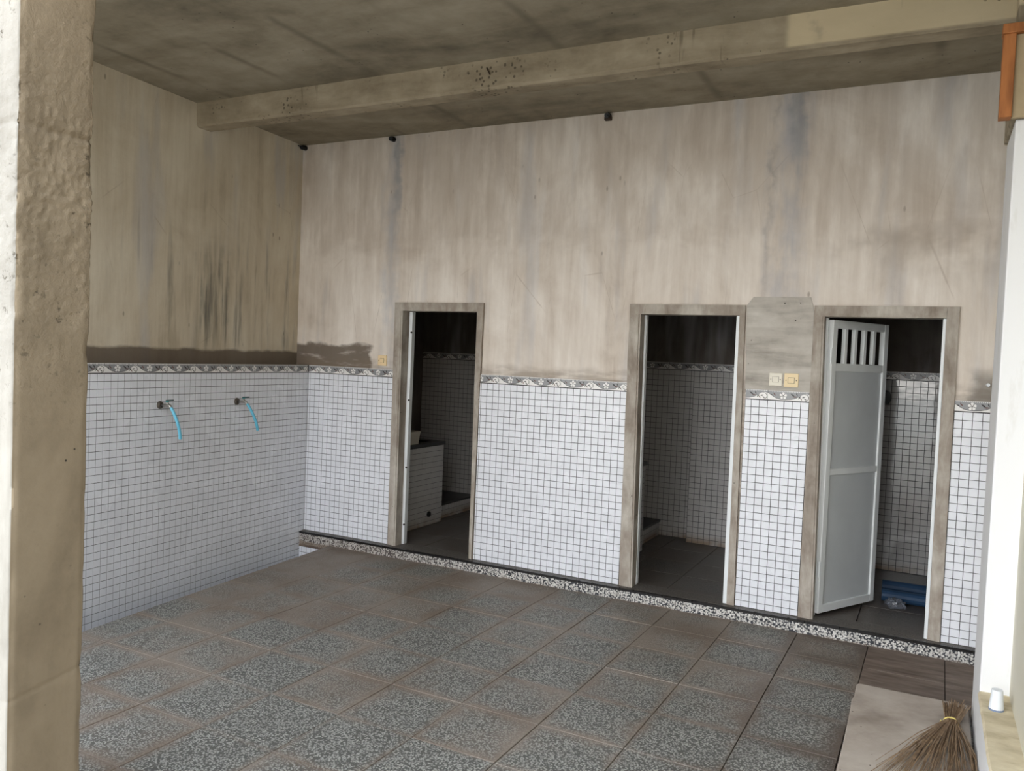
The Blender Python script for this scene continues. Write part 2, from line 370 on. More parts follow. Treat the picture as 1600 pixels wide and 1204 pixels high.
# tile squares -----------------------------------------------------------------
def square_rects(u0, u1, uo, zt, zb, rows=None):
    out = []
    k = math.floor((u0 - uo) / SQ) - 1
    while uo + k * SQ < u1:
        a, b = max(u0, uo + k * SQ), min(u1, uo + (k + 1) * SQ); k += 1
        if b - a < 0.008: continue
        z = zt
        while z > zb + 0.008:
            c = max(zb, z - ROW); out.append((a, b, c, z, (b - a > SQ - 1e-4) and (z - c > ROW - 1e-4))); z -= ROW
    return out
GAP = 0.0012; TH = 0.0022
def sq_geo(mb, O, U, N, a, b, c, d):
    """one raised square with sloping sides on plane O,U,Z ; front face at N offset 0, back at -TH"""
    Z = Vector((0, 0, 1)); e = 0.0008
    p = lambda u, z, n: O + U * u + Z * z + N * n
    fr = [p(a + GAP + e, c + GAP + e, 0), p(b - GAP - e, c + GAP + e, 0), p(b - GAP - e, d - GAP - e, 0), p(a + GAP + e, d - GAP - e, 0)]
    bk = [p(a + GAP, c + GAP, -TH), p(b - GAP, c + GAP, -TH), p(b - GAP, d - GAP, -TH), p(a + GAP, d - GAP, -TH)]
    mb.hexa(fr, bk)
def square_mesh(name, U, N, mat):
    mb = MB(); sq_geo(mb, Vector((0, 0, 0)), U, N, -SQ / 2, SQ / 2, -ROW / 2, ROW / 2); return mb.mesh(name, mat)
def tile_panel(parent, O, U, N, rects, mat, single=lambda u, z: False, budget=None, stuff_name='tile_field'):
    me = square_mesh('tile', U, N, mat); rest = MB(); n = 0
    for a, b, c, d, full in rects:
        if full and single((a + b) / 2, (c + d) / 2) and (budget is None or budget[0] > 0):
            p = O + U * ((a + b) / 2) + Vector((0, 0, (c + d) / 2)); inst(me, 'tile', parent, p)
            if budget: budget[0] -= 1
        else: sq_geo(rest, O, U, N, a, b, c, d); n += 1
    if n: tag(rest.obj(stuff_name, mat, parent), kind='stuff')
def backing(parent, O, U, N, u0, u1, z0, z1, depth=0.006):
    Z = Vector((0, 0, 1)); p = lambda u, z, n: O + U * u + Z * z + N * n
    m = MB(); m.hexa([p(u0, z0, -TH + 0.0006), p(u1, z0, -TH + 0.0006), p(u1, z1, -TH + 0.0006), p(u0, z1, -TH + 0.0006)], [p(u0, z0, -TH - depth), p(u1, z0, -TH - depth), p(u1, z1, -TH - depth), p(u0, z1, -TH - depth)])
    return m.obj('grout_bed', M['grout'], parent)

# floral border tile: 0.25 wide, 0.065 high, flower, leaves and curls in relief -----
def border_mesh(U, N, w0=0.0, w1=1.0):
    Z = Vector((0, 0, 1)); m = MB(); W_, H_ = 0.25, TOP - BB
    p = lambda u, z, n: U * (u * W_) + Z * z + N * n
    def clipu(poly):
        for lim, sg in ((w0, 1), (w1, -1)):
            out = []
            for i in range(len(poly)):
                A, B = poly[i - 1], poly[i]; da, db = (A[0] - lim) * sg, (B[0] - lim) * sg
                if (da >= 0) != (db >= 0):
                    k = da / (da - db); out.append((lim, A[1] + (B[1] - A[1]) * k))
                if db >= 0: out.append(B)
            poly = out
            if len(poly) < 3: return []
        return poly
    def pol(poly, n, mi):
        q = clipu(poly)
        if len(q) >= 3: m.hexa([p(u, z, n) for u, z in q], [p(u, z, -0.001) for u, z in q], mi)
    g = 0.004
    q = [(max(w0, 0) + g, 0.0015), (min(w1, 1) - g, 0.0015), (min(w1, 1) - g, H_ - 0.001), (max(w0, 0) + g, H_ - 0.001)]
    m.hexa([p(u, z, 0) for u, z in q], [p(u, z, -0.006) for u, z in q], 0)
    # white lower wave (strip quads)
    top = [(0.0, 0.047), (0.05, 0.040), (0.12, 0.028), (0.2, 0.016), (0.3, 0.0095), (0.42, 0.008), (0.55, 0.011), (0.66, 0.018), (0.76, 0.032), (0.84, 0.046), (0.92, 0.052), (0.995, 0.046)]
    for A, B in zip(top, top[1:]): pol([(A[0] + .001, 0.005), (B[0] + .001, 0.005), (B[0] + .001, B[1]), (A[0] + .001, A[1])], 0.0006, 1)
    # black outline of the wave and bottom line
    for A, B in zip(top[:-4], top[1:-3]): pol([(A[0], A[1]), (B[0], B[1]), (B[0], B[1] + 0.0028), (A[0], A[1] + 0.0028)], 0.0009, 2)
    pol([(0.005, 0.0015), (0.995, 0.0015), (0.995, 0.0048), (0.005, 0.0048)], 0.0005, 2)
    # rim and ticks along the top
    pol([(0.005, H_ - 0.0035), (0.995, H_ - 0.0035), (0.995, H_ - 0.001), (0.005, H_ - 0.001)], 0.0005, 1)
    for k in range(24):
        u = 0.02 + k * 0.0405; pol([(u, H_ - 0.0085), (u + 0.013, H_ - 0.0085), (u + 0.013, H_ - 0.0035), (u, H_ - 0.0035)], 0.0005, 1)
    # flower with five petals on a dark halo
    cu, cz = 0.375, 0.033
    pol([(cu + 0.012 / W_ * math.cos(a) * 1.45 - 0.012, cz + 0.0175 * math.sin(a) + 0.001) for a in [i * math.pi / 5 for i in range(10)]], 0.0008, 2)
    for k in range(5):
        a = math.pi / 2 + k * 2 * math.pi / 5; pet = []
        for r, da in ((0.002, 0), (0.013, -0.52), (0.020, -0.44), (0.0235, 0.0), (0.020, 0.44), (0.013, 0.52)):
            pet.append((cu + r * math.cos(a + da) / W_, cz + r * math.sin(a + da)))
        pol(pet, 0.0018, 1)
    # leaves
    for (u, z, a, L, mi) in ((0.60, 0.040, 2.5, 0.034, 2), (0.66, 0.030, 3.3, 0.030, 3), (0.70, 0.044, 2.0, 0.022, 2), (0.76, 0.026, 0.9, 0.026, 2), (0.80, 0.019, 2.2, 0.022, 3), (0.86, 0.030, 0.3, 0.024, 2), (0.90, 0.018, 2.6, 0.022, 2), (0.16, 0.041, 2.3, 0.028, 3), (0.10, 0.036, 2.7, 0.02, 2)):
        dx, dz = math.cos(a), math.sin(a); h = L / 2
        pol([(u - dx * h / W_, z - dz * h), (u - dz * h * 0.3 / W_, z + dx * h * 0.3), (u + dx * h / W_, z + dz * h), (u + dz * h * 0.3 / W_, z - dx * h * 0.3)], 0.0014, mi)
    # curl at the right end
    for k in range(8):
        a0, a1 = -1.6 + k * 0.42, -1.6 + (k + 1) * 0.42; cu2, cz2, R, r = 0.90, 0.027, 0.0215, 0.0185
        pol([(cu2 + R * math.cos(a0) / W_, cz2 + R * math.sin(a0)), (cu2 + R * math.cos(a1) / W_, cz2 + R * math.sin(a1)), (cu2 + r * math.cos(a1) / W_, cz2 + r * math.sin(a1)), (cu2 + r * math.cos(a0) / W_, cz2 + r * math.sin(a0))], 0.0012, 2)
    return m.mesh('border_tile', [M['b_grey'], M['b_white'], M['b_dark'], M['b_brown']])
def border_run(parent, O, U, N, u0, u1, seam, zb=BB):
    full = None; k = math.floor((u0 - seam) / 0.25)
    while seam + k * 0.25 < u1 - 1e-6:
        a = seam + k * 0.25; k += 1; lo, hi = max(u0, a), min(u1, a + 0.25)
        if hi - lo < 0.02: continue
        if hi - lo > 0.2499:
            if full is None: full = border_mesh(U, N)
            me = full
        else: me = border_mesh(U, N, (lo - a) / 0.25, (hi - a) / 0.25)
        inst(me, 'border_tile', parent, O + U * a + Vector((0, 0, zb)))

# ---------------------------------------------------------------- ground, floor
g = MB(); g.box(-45, -60, -0.30, 45, FRONT - 0.02, -0.12); ground = tag(g.obj('ground', M['ground']), 'pale courtyard paving outside the open front', 'ground', kind='structure')

TH_ = -0.0083; OX, OY, PT = 1.5992, -2.438, 0.4005
FX = Vector((math.cos(TH_), math.sin(TH_), 0)); FY = Vector((-math.sin(TH_), math.cos(TH_), 0)); FO = Vector((OX, OY, 0))
EA, EB = Vector((0.318 + 0.0076, -0.05, 0)), Vector((0.70, FRONT, 0))   # slab edge beside the gutter
fb = MB()
fb.hexa([(EA.x + .004, -0.05, -0.10), (EB.x + .004, FRONT, -0.10), (XR, FRONT, -0.10), (XR, -0.05, -0.10)], [(EA.x + .004, -0.05, -0.45), (EB.x + .004, FRONT, -0.45), (XR, FRONT, -0.45), (XR, -0.05, -0.45)])
fb.box(-0.35, FRONT, -0.50, 0.75, 0.0, -0.45)          # gutter bed
fb.box(-0.2, 0.0, -0.50, 5.95, 1.95, -0.022)           # slab below the stalls
floor = tag(fb.obj('floor', M['grout']), 'floor of square washed-pebble tiles stained brown with dust', 'floor', kind='structure')
def clip(poly, keep):
    out = []
    for i in range(len(poly)):
        A, B = poly[i - 1], poly[i]; da, db = keep(A), keep(B)
        if (da >= 0) != (db >= 0): k = da / (da - db); out.append(A + (B - A) * k)
        if db >= 0: out.append(B)
    return out
def floor_piece(poly, O2, zt, mat, name='floor_tile', ext=PT, thick=0.02):
    m = MB(); c = sum(poly, Vector((0, 0, 0))) / len(poly); e = 0.0016
    ins = [q + (c - q).normalized() * e for q in poly]
    uv = [((q - O2).dot(FX) / ext, (q - O2).dot(FY) / ext) for q in ins]
    m.face([(q.x, q.y, zt) for q in ins], 0, uv)
    n = len(poly)
    for i in range(n):
        j = (i + 1) % n
        m.face([(ins[i].x, ins[i].y, zt), (ins[j].x, ins[j].y, zt), (poly[j].x, poly[j].y, zt - 0.0025), (poly[i].x, poly[i].y, zt - 0.0025)], 0, [uv[i], uv[j], uv[j], uv[i]])
        m.face([(poly[i].x, poly[i].y, zt - 0.0025), (poly[j].x, poly[j].y, zt - 0.0025), (poly[j].x, poly[j].y, zt - thick), (poly[i].x, poly[i].y, zt - thick)], 0, [uv[i], uv[j], uv[j], uv[i]])
    return m.obj(name, mat, floor)
ed = (EB - EA); en = Vector((-ed.y, ed.x, 0)).normalized()
if en.x < 0: en = -en
JT = 0.0018
for kx in range(-4, 10):
    for ky in range(-4, 7):
        o2 = FO + FX * (kx * PT) + FY * (ky * PT)
        q = [o2 + FX * JT + FY * JT, o2 + FX * (PT - JT) + FY * JT, o2 + FX * (PT - JT) + FY * (PT - JT), o2 + FX * JT + FY * (PT - JT)]
        q = clip(q, lambda v: (v - EA).dot(en)); 
        if len(q) > 2: q = clip(q, lambda v: XR - 0.004 - v.x)
        if len(q) > 2: q = clip(q, lambda v: -0.052 - v.y)
        if len(q) > 2: q = clip(q, lambda v: v.y - FRONT)
        if len(q) < 3: continue
        area = abs(sum((q[i].x * q[(i + 1) % len(q)].y - q[(i + 1) % len(q)].x * q[i].y) for i in range(len(q)))) / 2
        if area < 0.002: continue
        brown = kx >= 7 and ky >= 4
        fo = floor_piece(q, o2, ZF + random.uniform(-0.0012, 0.0012), M['brown_tile'] if brown else M['floor'])
        if brown: fo['label'] = 'smooth dark brown tile'
# edge strip of the slab and stall floor tiles
for kx in range(0, 15):
    for ky in range(0, 5):
        x0, y0 = -0.06 + kx * 0.4, 0.12 + ky * 0.4
        q = [Vector((x0 + JT, y0 + JT, 0)), Vector((x0 + 0.4 - JT, y0 + JT, 0)), Vector((x0 + 0.4 - JT, min(y0 + 0.4, 1.9) - JT, 0)), Vector((x0 + JT, min(y0 + 0.4, 1.9) - JT, 0))]
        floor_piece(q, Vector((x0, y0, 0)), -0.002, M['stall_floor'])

# ---------------------------------------------------------------- kerb: tread, black nosing pieces, pebble riser tiles
kb = MB(); kb.box(-0.045, -0.046, -0.10, XR, 0.12, -0.014); kerb = tag(kb.obj('trim_1', M['grout']), 'raised kerb along the stall doors with black nosing over pebbled riser', 'kerb', kind='structure')
x = -0.045
def nose(x0, x1, y0, y1, z0, z1, nm, mat):
    m = MB(); m.box(x0 + 0.0012, y0, z0, x1 - 0.0012, y1, z1); return bevel(m.obj(nm, mat, kerb), 0.0015, 1)
k = -1
while -0.045 + k * 0.1 < XR:
    a, b = max(-0.045, 0.06 + k * 0.1), min(XR, 0.16 + k * 0.1); k += 1
    if b - a > 0.01: nose(a, b, -0.060, -0.036, -0.019, -0.002, 'nosing', M['nosing'])
k = -1
while k < 13:
    a, b = max(-0.045, 0.05 + k * 0.4), min(XR, 0.45 + k * 0.4); k += 1
    if b - a > 0.02: nose(a, b, -0.054, -0.045, -0.094 if a > 0.2 else -0.125, -0.0195, 'riser_tile', M['riser'])
m = MB(); m.box(-0.045, -0.0355, -0.014, XR, 0.118, -0.001); m.obj('tread', M['tread'], kerb)
m = MB(); m.box(-0.045, -0.056, -0.128, 0.34, -0.04, -0.112); m.obj('mortar_edge', M['brown_tile'], kerb)

# ---------------------------------------------------------------- back wall
XE = 5.9
D = [dict(o0=(0.880, 0.872), o1=(1.657, 1.677), i0=(0.959, 0.949), i1=(1.634, 1.624)),
     dict(o0=(2.833, 2.822), o1=(3.619, 3.594), i0=(2.930, 2.903), i1=(3.572, 3.562)),
     dict(o0=(4.012, 4.010), o1=(4.794, 4.792), i0=(4.098, 4.072), i1=(4.730, 4.729))]
OT, IT = 1.932, 1.866
wb = MB()
xs = [-0.3] + [v for d in D for v in (d['o0'][1] + 0.02, d['o1'][1] - 0.02)] + [XE]
for i in range(0, len(xs), 2): wb.box(xs[i], DB, -0.5, xs[i + 1], 0.12, 2.1)
for i in range(1, len(xs) - 1, 2): wb.box(xs[i], DB, OT - 0.02, xs[i + 1], 0.12, 2.1)
wb.box(xs[0], DB, 2.1, XE, 0.12, CEIL + 0.02)
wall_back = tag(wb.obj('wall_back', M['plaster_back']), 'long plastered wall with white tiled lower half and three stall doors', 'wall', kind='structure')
OB = Vector((0, 0, 0)); UX = Vector((1, 0, 0)); NY = Vector((0, -1, 0))
panels = [(0.0, 0.878, 0.022), (1.668, 2.829, 2.831), (3.622, 4.008, 3.76), (4.797, XE - 0.3, 4.79)]
budget = [300]
for (a, b, off) in reversed(panels):
    backing(wall_back, OB, UX, NY, a, b, 0.0, TOP - 0.002, 0.0085)
    tile_panel(wall_back, OB, UX, NY, square_rects(a, b, off, BB, 0.0), M['tile'], lambda u, z: (u < 5.02 and u > 3.6) or (2.5 < u < 2.84), budget)
for (a, b, _), seam in zip(panels, (0.130, 2.831, 3.76, 4.790)):
    border_run(wall_back, OB, UX, NY, a, b, seam)
# lower white tiles inside the gutter end
OG = Vector((0, -0.050, 0)); backing(wall_back, OG, UX, NY, -0.04, 0.34, -0.44, -0.129, 0.05)
tile_panel(wall_back, OG, UX, NY, square_rects(-0.03, 0.34, 0.03, -0.130, -0.44), M['tile'], stuff_name='gutter_tile')
# fresh cement patch between second and third door
m = MB(); z0, z1 = TOP + 0.001, 1.985
m.hexa([(3.618, -0.004, z0), (4.010, -0.004, z0), (4.008, 0.004, 1.90), (3.985, 0.006, z1), (3.64, 0.006, z1), (3.60, 0.004, 1.93)], [(3.618, 0.02, z0), (4.010, 0.02, z0), (4.008, 0.02, 1.90), (3.985, 0.02, z1), (3.64, 0.02, z1), (3.60, 0.02, 1.93)])
tag(m.obj('cement_patch', M['patch'], wall_back), 'grey fresh cement patch')

# ---------------------------------------------------------------- left wall
wl = MB()
def lbox(t0, t1, off0, off1, z0, z1):
    wl.hexa([LW(t0, z0, off0), LW(t1, z0, off0), LW(t1, z1, off0), LW(t0, z1, off0)], [LW(t0, z0, off1), LW(t1, z0, off1), LW(t1, z1, off1), LW(t0, z1, off1)])
lbox(-0.06, 3.95, -0.009, -0.32, -0.5, TOP)
lbox(-0.10, 3.95, -DL, -0.34, TOP - 0.02, CEIL + 0.02)
wall_left = tag(wl.obj('wall_left', M['plaster_left']), 'side wall with grey streaked plaster over a proud white tiled dado', 'wall', kind='structure')
backing(wall_left, OB, LU, LN, 0.0, 3.95, -0.46, TOP - 0.001, 0.008)
budget = [300]
rl = square_rects(0.0, 3.95, 0.2641, BB, -0.45); rl.sort(key=lambda r: -r[0])
tile_panel(wall_left, OB, LU, LN, rl, M['tile'], lambda u, z: u < 2.12 and z > -0.12, budget)
border_run(wall_left, OB, -LU, LN, -3.95, 0.0, -0.2641)

# ---------------------------------------------------------------- ceiling, beam
m = MB(); m.box(-0.6, FRONT - 0.3, CEIL, 6.05, 2.1, CEIL + 0.2); ceiling = tag(m.obj('ceiling', M['ceiling']), 'bare dark concrete slab ceiling with formwork seams', 'ceiling', kind='structure')
# beam: cross-section swept along x with small irregularities on its lower edges
bm_ = MB(); rings = []; NX = 90
for i in range(NX + 1):
    x = -0.2 + (XR + 0.1 + 0.2) * i / NX
    n1 = mnoise.noise(Vector((x * 2.3, 1, 0))) * 0.006; n2 = max(0, mnoise.noise(Vector((x * 5.1, 4, 2)))) * 0.016; n3 = mnoise.noise(Vector((x * 3.7, 9, 5))) * 0.008
    yF = -1.180 + 0.004 * x; yB = yF + 0.145; zb = 3.078
    rings.append([(x, yF - 0.004 + n1 * .5, CEIL + 0.01), (x, yF + n1 * .4, zb + 0.012 + n2), (x, yF + 0.012 + n2, zb + n1 * .5), (x, yB - 0.01 - abs(n3), zb + 0.002 + n3 * .4), (x, yB, zb + 0.012 + abs(n3)), (x, yB, CEIL + 0.01)])
vv = [p for r in rings for p in r]; ff = [[i * 6 + k, i * 6 + k + 1, (i + 1) * 6 + k + 1, (i + 1) * 6 + k] for i in range(NX) for k in range(5)] + [[0, 1, 2, 3, 4, 5], [NX * 6 + k for k in (5, 4, 3, 2, 1, 0)]]
bm_.quads(vv, ff); tag(bm_.obj('beam', M['beam'], ceiling), 'paler rough cast beam below the slab')
m = MB()
for (px, pz, L) in ((2.30, 3.20, 0.05),): m.tube([(px, -1.176, pz), (px + 0.03, -1.186, pz - 0.045)], 0.004, 6)
m.obj('steel_stub', M['steel_dark'], ceiling)

m = MB(); m.box(-0.3, -3.85, 2.96, XR + 0.1, -3.62, CEIL + 0.01); bevel(m.obj('front_light_blocker', M['beam'], ceiling), 0.01, 2)  # unseen header added below the slab front to darken the upper back wall
# ---------------------------------------------------------------- right wall, stall partitions and rear wall
m = MB(); m.box(XR + 0.002, -14.0, -0.45, XR + 0.15, FRONT, CEIL + 0.02); tag(m.obj('wall_light_blocker', M['pillar']), 'unseen concrete wall added outside to cut light on the left wall', 'wall', kind='structure')  # added out of view; its length and grey cut light on the left wall
m = MB(); m.box(XR, FRONT, -0.45, XR + 0.15, DB, CEIL + 0.02); wall_right = tag(m.obj('wall_right', M['cream_paint']), 'cream painted wall at the right beyond the white pillar', 'wall', kind='structure')
m = MB()
m.box(-0.36, 0.115, -0.1, -0.03, 1.92, CEIL + 0.02); m.box(-0.2, 1.755, -0.1, XE, 1.92, CEIL + 0.02); m.box(2.862, 1.619, -0.05, 3.86, 1.76, CEIL); m.box(3.9, 1.651, -0.05, XE, 1.76, CEIL)
m.box(XE - 0.02, 0.1, -0.1, XE + 0.15, 1.92, CEIL + 0.02)
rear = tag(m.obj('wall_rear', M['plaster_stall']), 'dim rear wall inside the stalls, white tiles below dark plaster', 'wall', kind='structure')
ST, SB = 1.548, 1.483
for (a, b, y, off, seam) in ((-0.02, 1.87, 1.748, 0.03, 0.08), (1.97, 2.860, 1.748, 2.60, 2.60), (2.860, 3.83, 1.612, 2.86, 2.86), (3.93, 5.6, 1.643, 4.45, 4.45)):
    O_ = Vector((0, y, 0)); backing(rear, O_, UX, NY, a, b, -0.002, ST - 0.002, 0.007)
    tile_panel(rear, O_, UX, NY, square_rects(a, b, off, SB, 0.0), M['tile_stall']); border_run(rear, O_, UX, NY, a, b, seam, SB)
# return of the pilaster in the second stall
O_ = Vector((2.861, 0, 0)); 
m = MB(); m.box(2.858, 1.615, 0.0, 2.864, 1.75, ST); m.obj('pilaster_edge', M['grout'], rear)
for nm_x, lab in ((1.87, 'partition between the first and second stall'), (3.83, 'partition between the second and third stall')):
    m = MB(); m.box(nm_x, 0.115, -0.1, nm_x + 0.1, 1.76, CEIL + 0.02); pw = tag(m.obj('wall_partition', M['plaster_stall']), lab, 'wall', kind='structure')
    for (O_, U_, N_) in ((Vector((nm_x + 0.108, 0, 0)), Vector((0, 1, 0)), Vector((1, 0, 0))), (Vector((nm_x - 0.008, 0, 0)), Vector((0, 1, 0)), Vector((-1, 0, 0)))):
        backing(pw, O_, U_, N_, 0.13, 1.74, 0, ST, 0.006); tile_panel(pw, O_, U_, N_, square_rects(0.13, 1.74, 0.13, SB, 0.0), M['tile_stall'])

# ---------------------------------------------------------------- doors
def lerp(a, b, t): return a + (b - a) * t
for i, d in enumerate(D):
    root = empty('door_%d' % (i + 1), (0.5 * (d['i0'][0] + d['i1'][0]), 0.0, 0.0)); L0 = root.location
    lab = ['cement framed stall doorway, first from the corner, showing the water tub', 'cement framed stall doorway, second from the corner, standing open and empty', 'cement framed stall doorway with grey slatted door leaf swung inward'][i]
    tag(root, lab, 'doorway', kind='structure')
    X = lambda v: v - L0.x
    yf, yb = -0.010, 0.12
    o0, o1, i0, i1 = d['o0'], d['o1'], d['i0'], d['i1']
    ext = lambda pr, z: lerp(pr[0], pr[1], z / IT)
    eo = lambda pr, z: lerp(pr[0], pr[1], z / OT)
    for (A, B, fa, fb_) in ((o0, i0, eo, ext), (i1, o1, ext, eo)):
        m = MB(); NS = 14; 
        for s in range(NS):
            za, zb_ = OT * s / NS, OT * (s + 1) / NS
            wob = lambda z: 0.004 * mnoise.noise(Vector((z * 6, A[0] * 9, 3)))
            fr = [(X(fa(A, za)) + wob(za), yf, za), (X(fb_(B, za)) + wob(za + 5) * .5, yf, za), (X(fb_(B, zb_)) + wob(zb_ + 5) * .5, yf, zb_), (X(fa(A, zb_)) + wob(zb_), yf, zb_)]
            m.hexa(fr, [(p[0], yb, p[2]) for p in fr])
        m.obj('jamb', M['frame'], root)
    m = MB(); fr = [(X(i0[1]), yf, IT), (X(i1[1]), yf, IT), (X(i1[1]), yf, OT), (X(i0[1]), yf, OT)]; m.hexa(fr, [(p[0], yb, p[2]) for p in fr]); m.obj('head', M['frame'], root)
    # slim raised inner bead on the left jamb
    m = MB(); fr = [(X(i0[0]) - 0.032, yf - 0.006, 0), (X(i0[0]) - 0.012, yf - 0.006, 0), (X(i0[1]) - 0.012, yf - 0.006, IT), (X(i0[1]) - 0.032, yf - 0.006, IT)]; m.hexa(fr, [(p[0], yf + 0.01, p[2]) for p in fr]); m.obj('bead', M['frame'], root)
    # white metal jamb strips set back in the opening
    strips = [[(0.950, 0.980, 0.956, 0.986)], [(2.908, 2.934, 2.890, 2.918), (3.545, 3.572, 3.541, 3.562, -0.004)], [(4.086, 4.100, 4.070, 4.088), (4.711, 4.730, 4.712, 4.729, -0.004)]][i]
    for st_ in strips:
        a0, a1, b0, b1 = st_[:4]; ys = st_[4] if len(st_) > 4 else 0.075
        m = MB(); fr = [(X(a0), ys, 0.002), (X(a1), ys, 0.002), (X(b1), ys, IT - 0.002), (X(b0), ys, IT - 0.002)]; m.hexa(fr, [(p[0], 0.118, p[2]) for p in fr]); s_ = bevel(m.obj('metal_jamb', M['pvc_white'], root), 0.003, 2)
        if i == 0:
            m = MB()
            for z_ in (1.70, 1.16, 0.62, 0.16): 
                xx = X(lerp(a1, b1, z_ / IT)) - 0.004; m.tube([(xx, 0.071, z_), (xx, 0.0765, z_)], 0.008, 8)
            m.obj('bolt', M['black'], s_)
# door leaf of the third stall, swung inward on its left hinges
door3 = bpy.data.objects['door_3']
HX, HY = 4.104, 0.075; ANG = math.radians(61.5); LWID = 0.60; LH0, LH1 = 0.02, 1.852
leaf = empty('leaf'); leaf.parent = door3; leaf.location = Vector((HX, HY, 0)) - door3.location; leaf.rotation_euler = (0, 0, ANG)
# local: x along the leaf, y thickness (front towards -y), z up; stiles, rails, bars and two panels
lm = lambda nm, x0, x1, z0, z1, y0, y1, mat: None
def lpart(nm, x0, x1, z0, z1, y0=-0.018, y1=0.018, mat='leaf_rail', par=None, bv=0.003):
    m = MB(); m.box(x0, y0, z0, x1, y1, z1); return bevel(m.obj(nm, M[mat], par or door3_leaf), bv, 2)
m = MB(); sw = 0.045
m.box(0, -0.018, LH0, sw, 0.018, LH1); m.box(LWID - sw, -0.018, LH0, LWID, 0.018, LH1)
zs = [(LH0, LH0 + 0.05), (0.885, 0.925), (1.535, 1.585), (LH1 - 0.05, LH1)]
for a, b in zs: m.box(sw, -0.017, a, LWID - sw, 0.017, b)
door3_leaf = m.obj('door_leaf', M['leaf_rail'], door3); door3_leaf.location = leaf.location; door3_leaf.rotation_euler = leaf.rotation_euler
bpy.data.objects.remove(leaf); bevel(door3_leaf, 0.003, 2)
lpart('panel', sw - 0.005, LWID - sw + 0.005, zs[0][1] - 0.005, zs[1][0] + 0.005, -0.006, 0.006, 'leaf', bv=0.001)
lpart('panel', sw - 0.005, LWID - sw + 0.005, zs[1][1] - 0.005, zs[2][0] + 0.005, -0.006, 0.006, 'leaf', bv=0.001)
nb = 4; wv = LWID - 2 * sw
for k in range(nb):
    xc = sw + wv * (k + 1) / (nb + 1); lpart('bar', xc - 0.015, xc + 0.015, zs[2][1] - 0.004, zs[3][0] + 0.004, -0.013, 0.013)
for zc in (1.63, 0.30):
    m = MB(); m.tube([(-0.006, -0.012, zc - 0.05), (-0.006, -0.012, zc + 0.05)], 0.008, 8); m.box(-0.008, -0.012, zc - 0.045, 0.012, -0.0185, zc + 0.045); m.obj('hinge', M['pvc_white'], door3_leaf)

# ---------------------------------------------------------------- stall fittings
def tub(loc, w, y0, y1, h, label):
    """tiled water tub: body with recess, black rim, tile squares on its two seen faces"""
    r = empty('water_tub', loc); tag(r, label, 'tub', 'tiled water tubs in the stalls')
    m = MB(); t_ = 0.08
    for (a, b, c, d) in ((0, y0, w, y0 + t_), (0, y1 - t_, w, y1), (0, y0 + t_, t_, y1 - t_), (w - t_, y0 + t_, w, y1 - t_)): m.box(a, b, 0, c, d, h - 0.012)
    m.box(t_, y0 + t_, 0, w - t_, y1 - t_, 0.12)
    m.obj('basin_wall', M['grout'], r)
    m = MB()
    for (a, b, c, d) in ((0, y0, w + 0.012, y0 + t_), (0, y1 - t_, w + 0.012, y1 + 0.012), (0, y0 + t_, t_, y1 - t_), (w - t_, y0 + t_, w + 0.012, y1 - t_)): m.box(a, b, h - 0.03, c, d, h)
    m.obj('rim', M['nosing'], r)
    m = MB()
    for a, b, c, d, f in square_rects(y0, y1, y1, h - 0.032, 0.0): sq_geo(m, Vector((w + TH, 0, 0)), Vector((0, 1, 0)), Vector((1, 0, 0)), a, b, c, d)
    for a, b, c, d, f in square_rects(0.0, w, w, h - 0.032, 0.0): sq_geo(m, Vector((0, y1 + TH, 0)), Vector((-1, 0, 0)), Vector((0, 1, 0)), -b, -a, c, d)
    for a, b, c, d, f in square_rects(0.0, w, w, h - 0.032, 0.0): sq_geo(m, Vector((0, y0 - TH, 0)), UX, NY, a, b, c, d)
    tag(m.obj('tile_field', M['tile_stall'], r), kind='stuff')
    m = MB(); m.tube([(w, y1 - 0.22, 0.10), (w + 0.018, y1 - 0.22, 0.10)], [0.026, 0.022], 12); m.obj('drain_plug', M['black'], r)
    return r
tub((0.02, 0, 0), 0.712, 0.20, 1.018, 0.74, 'white tiled water tub behind the first doorway')
tub((1.995, 0, 0), 0.645, 0.35, 1.076, 0.735, 'white tiled water tub at the left edge of the second doorway')
def step(x0, x1, y0, y1, h, label):
    r = empty('toilet_step', (x0, y0, 0)); tag(r, label, 'step', 'toilet platforms in the stalls')
    w, d = x1 - x0, y1 - y0
    m = MB(); m.box(0, 0, 0, w - TH, d, h - 0.02); m.obj('body', M['grout'], r)
    m = MB(); m.box(0, 0, h - 0.02, w + 0.012, d, h); bevel(m.obj('top_slab', M['nosing'], r), 0.003, 1)
    m = MB()
    for a, b, c, e, f in square_rects(0, d, 0, h - 0.022, 0.0): sq_geo(m, Vector((w, 0, 0)), Vector((0, 1, 0)), Vector((1, 0, 0)), a, b, c, e)
    tag(m.obj('tile_field', M['tile_stall'], r), kind='stuff')
step(0.0, 0.672, 1.036, 1.73, 0.142, 'low dark topped step behind the first stall water tub')
step(2.0, 2.577, 1.095, 1.735, 0.142, 'low dark topped step behind the second stall water tub')
